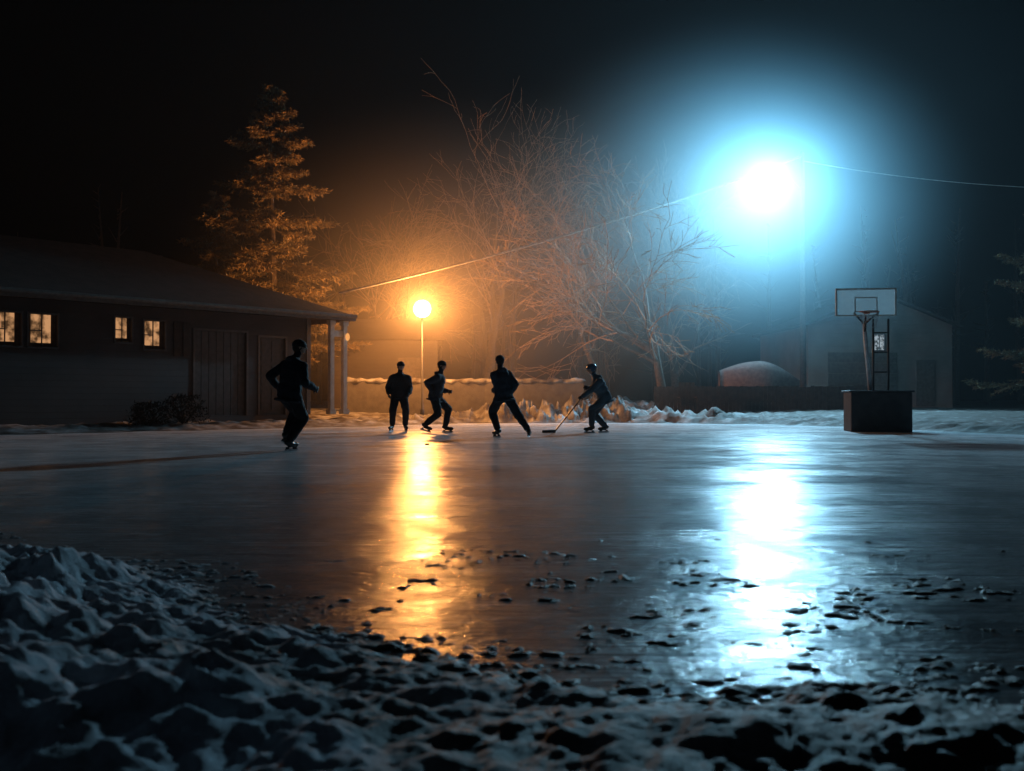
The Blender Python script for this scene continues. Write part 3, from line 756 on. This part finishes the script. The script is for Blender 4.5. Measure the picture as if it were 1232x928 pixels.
par,wl,wr=player((2.08,24,0),(-1,-.2,0),(.15,0,.84),(-.06,-.02,1.32),(-.17,-.04,1.53),(-.17,-.16,AZ),(.19,.12,AZ),(-.42,-.24,.86),(-.24,.02,1.08),
       (.05,.10,.14),(.03,.05,.07),'helmet',(.05,.11,.18),hf=(-1,-.15,-.35),feet=((-1,-.1,0),(-1,-.3,0)),curl=1.15,
       palms=(V((0,1,-.2)),V((0,-1,-.2))),bulk=1.06)
heel=V((2.08-1.06,23.78,.035)); top=V(wr)+V((-.02,-.05,-.05))
dirn=(heel-top).normalized(); tip_top=top-dirn*.14
st=empty('hockey_stick',tuple(heel)); g=MB(); sdv=dirn.cross(V((0,0,1))).normalized(); n2=sdv.cross(dirn)
Mx=Matrix(((dirn.x,sdv.x,n2.x,tip_top.x),(dirn.y,sdv.y,n2.y,tip_top.y),(dirn.z,sdv.z,n2.z,tip_top.z),(0,0,0,1)))
ln=(heel-tip_top).length
g.box2((0,-.0125,-.016),(ln,.0125,.016),Mx); g.obj('shaft',mat('stick_shaft',(.08,.06,.05),None,.4),st,bevel=.004)
g=MB(); vs=[];n=8
for i in range(n+1):
    u=i/n; x=heel.x+.02-.32*u; y=heel.y-.05*u*u
    for (oy,oz) in ((-.006,-.03),(.006,-.03),(.006,.045-.01*u),(-.006,.045-.01*u)): vs.append((x,y+oy,heel.z+oz))
fs=[]
for i in range(n):
    for k in range(4): fs.append((i*4+k,i*4+(k+1)%4,i*4+4+(k+1)%4,i*4+4+k))
fs+= [(3,2,1,0),(n*4,n*4+1,n*4+2,n*4+3)]
g.add(vs,fs); g.obj('blade',mat('stick_tape',(.05,.05,.05),None,.8),st)
g=MB(); g.tube([(-1.5,17.6,.001),(-1.5,17.6,.004),(-1.5,17.6,.022),(-1.5,17.6,.026)],[.036,.038,.038,.036],24); g.obj('hockey_puck',mat('rubber',(.02,.02,.02),None,.6),None,True)

# ------------------------------------------------------------------ fog and lamp halo volumes
def vol(name,mesh,dens,col,an,grad=None):
    m=bpy.data.materials.new(name); m.use_nodes=True; nt=m.node_tree; N=nt.nodes; K=nt.links; N.remove(N['Principled BSDF'])
    s=N.new('ShaderNodeVolumeScatter'); s.inputs['Color'].default_value=(*col,1); s.inputs['Density'].default_value=dens; s.inputs['Anisotropy'].default_value=an
    K.new(s.outputs[0],N['Material Output'].inputs['Volume'])
    if grad:
        c,r,pw=grad; tc=N.new('ShaderNodeNewGeometry')
        sb=N.new('ShaderNodeVectorMath'); sb.operation='SUBTRACT'; sb.inputs[1].default_value=c; K.new(tc.outputs['Position'],sb.inputs[0])
        dv=N.new('ShaderNodeVectorMath'); dv.operation='DIVIDE'; dv.inputs[1].default_value=r; K.new(sb.outputs[0],dv.inputs[0])
        d=N.new('ShaderNodeVectorMath'); d.operation='LENGTH'; K.new(dv.outputs[0],d.inputs[0])
        mr=N.new('ShaderNodeMapRange'); mr.inputs['From Min'].default_value=0; mr.inputs['From Max'].default_value=1; mr.inputs['To Min'].default_value=1; mr.inputs['To Max'].default_value=0
        K.new(d.outputs['Value'],mr.inputs['Value'])
        p=N.new('ShaderNodeMath'); p.operation='POWER'; K.new(mr.outputs[0],p.inputs[0]); p.inputs[1].default_value=pw
        q=N.new('ShaderNodeMath'); q.operation='MULTIPLY'; K.new(p.outputs[0],q.inputs[0]); q.inputs[1].default_value=dens; K.new(q.outputs[0],s.inputs['Density'])
    try: m.cycles.volume_step_rate=2.0
    except Exception: pass
    return link(name,mesh,m)
g=MB(); g.box2((-30,17,-.8),(30,70,20)); vol('fog',g.mesh('fog'),.001,(.85,.95,1),.3)
g=MB(); c=(FX-3.0,FY-4.2,FZ-2.4); r=(10,9.5,7.5); g.ell(c,UX,r,24,16); vol('lamp_halo',g.mesh('lamp_halo'),.17,(.60,.88,1),.0,(c,r,1.8))  # volume added around the floodlight, its density shaped to imitate bloom
g=MB(); c=(LX+1.4,LY+1,LZ+.7); r=(11,9,7); g.ell(c,UX,r,24,16); vol('lamp_halo',g.mesh('lamp_halo'),.06,(1,.88,.75),.2,(c,r,1.7))  # volume added around the street lamp to shape its orange glow

# ------------------------------------------------------------------ world, fill light, camera
w=bpy.data.worlds.new('World'); scene.world=w; w.use_nodes=True; nt=w.node_tree
sky=nt.nodes.new('ShaderNodeTexSky'); sky.sky_type='NISHITA'; sky.sun_disc=False; sky.sun_elevation=math.radians(-4); sky.sun_rotation=math.radians(200)
nt.links.new(sky.outputs[0],nt.nodes['Background'].inputs['Color']); nt.nodes['Background'].inputs['Strength'].default_value=.016
sun=light('fill_light','SUN',(0,0,30),(.42,.68,1),.026,None,angle=math.radians(.5)); sun.rotation_euler=(math.radians(38),0,math.radians(-60))  # added dim bluish fill that lifts the backlit snow; no actual moon

cam=bpy.data.cameras.new('camera'); co_=bpy.data.objects.new('camera',cam); COL.objects.link(co_)
co_.location=(0,0,.8); co_.rotation_euler=(math.radians(90+.81),0,0); cam.lens=35; cam.sensor_width=36; cam.clip_end=1000; cam.clip_start=.05
cam.dof.use_dof=True; cam.dof.focus_distance=17; cam.dof.aperture_fstop=3.2
scene.camera=co_
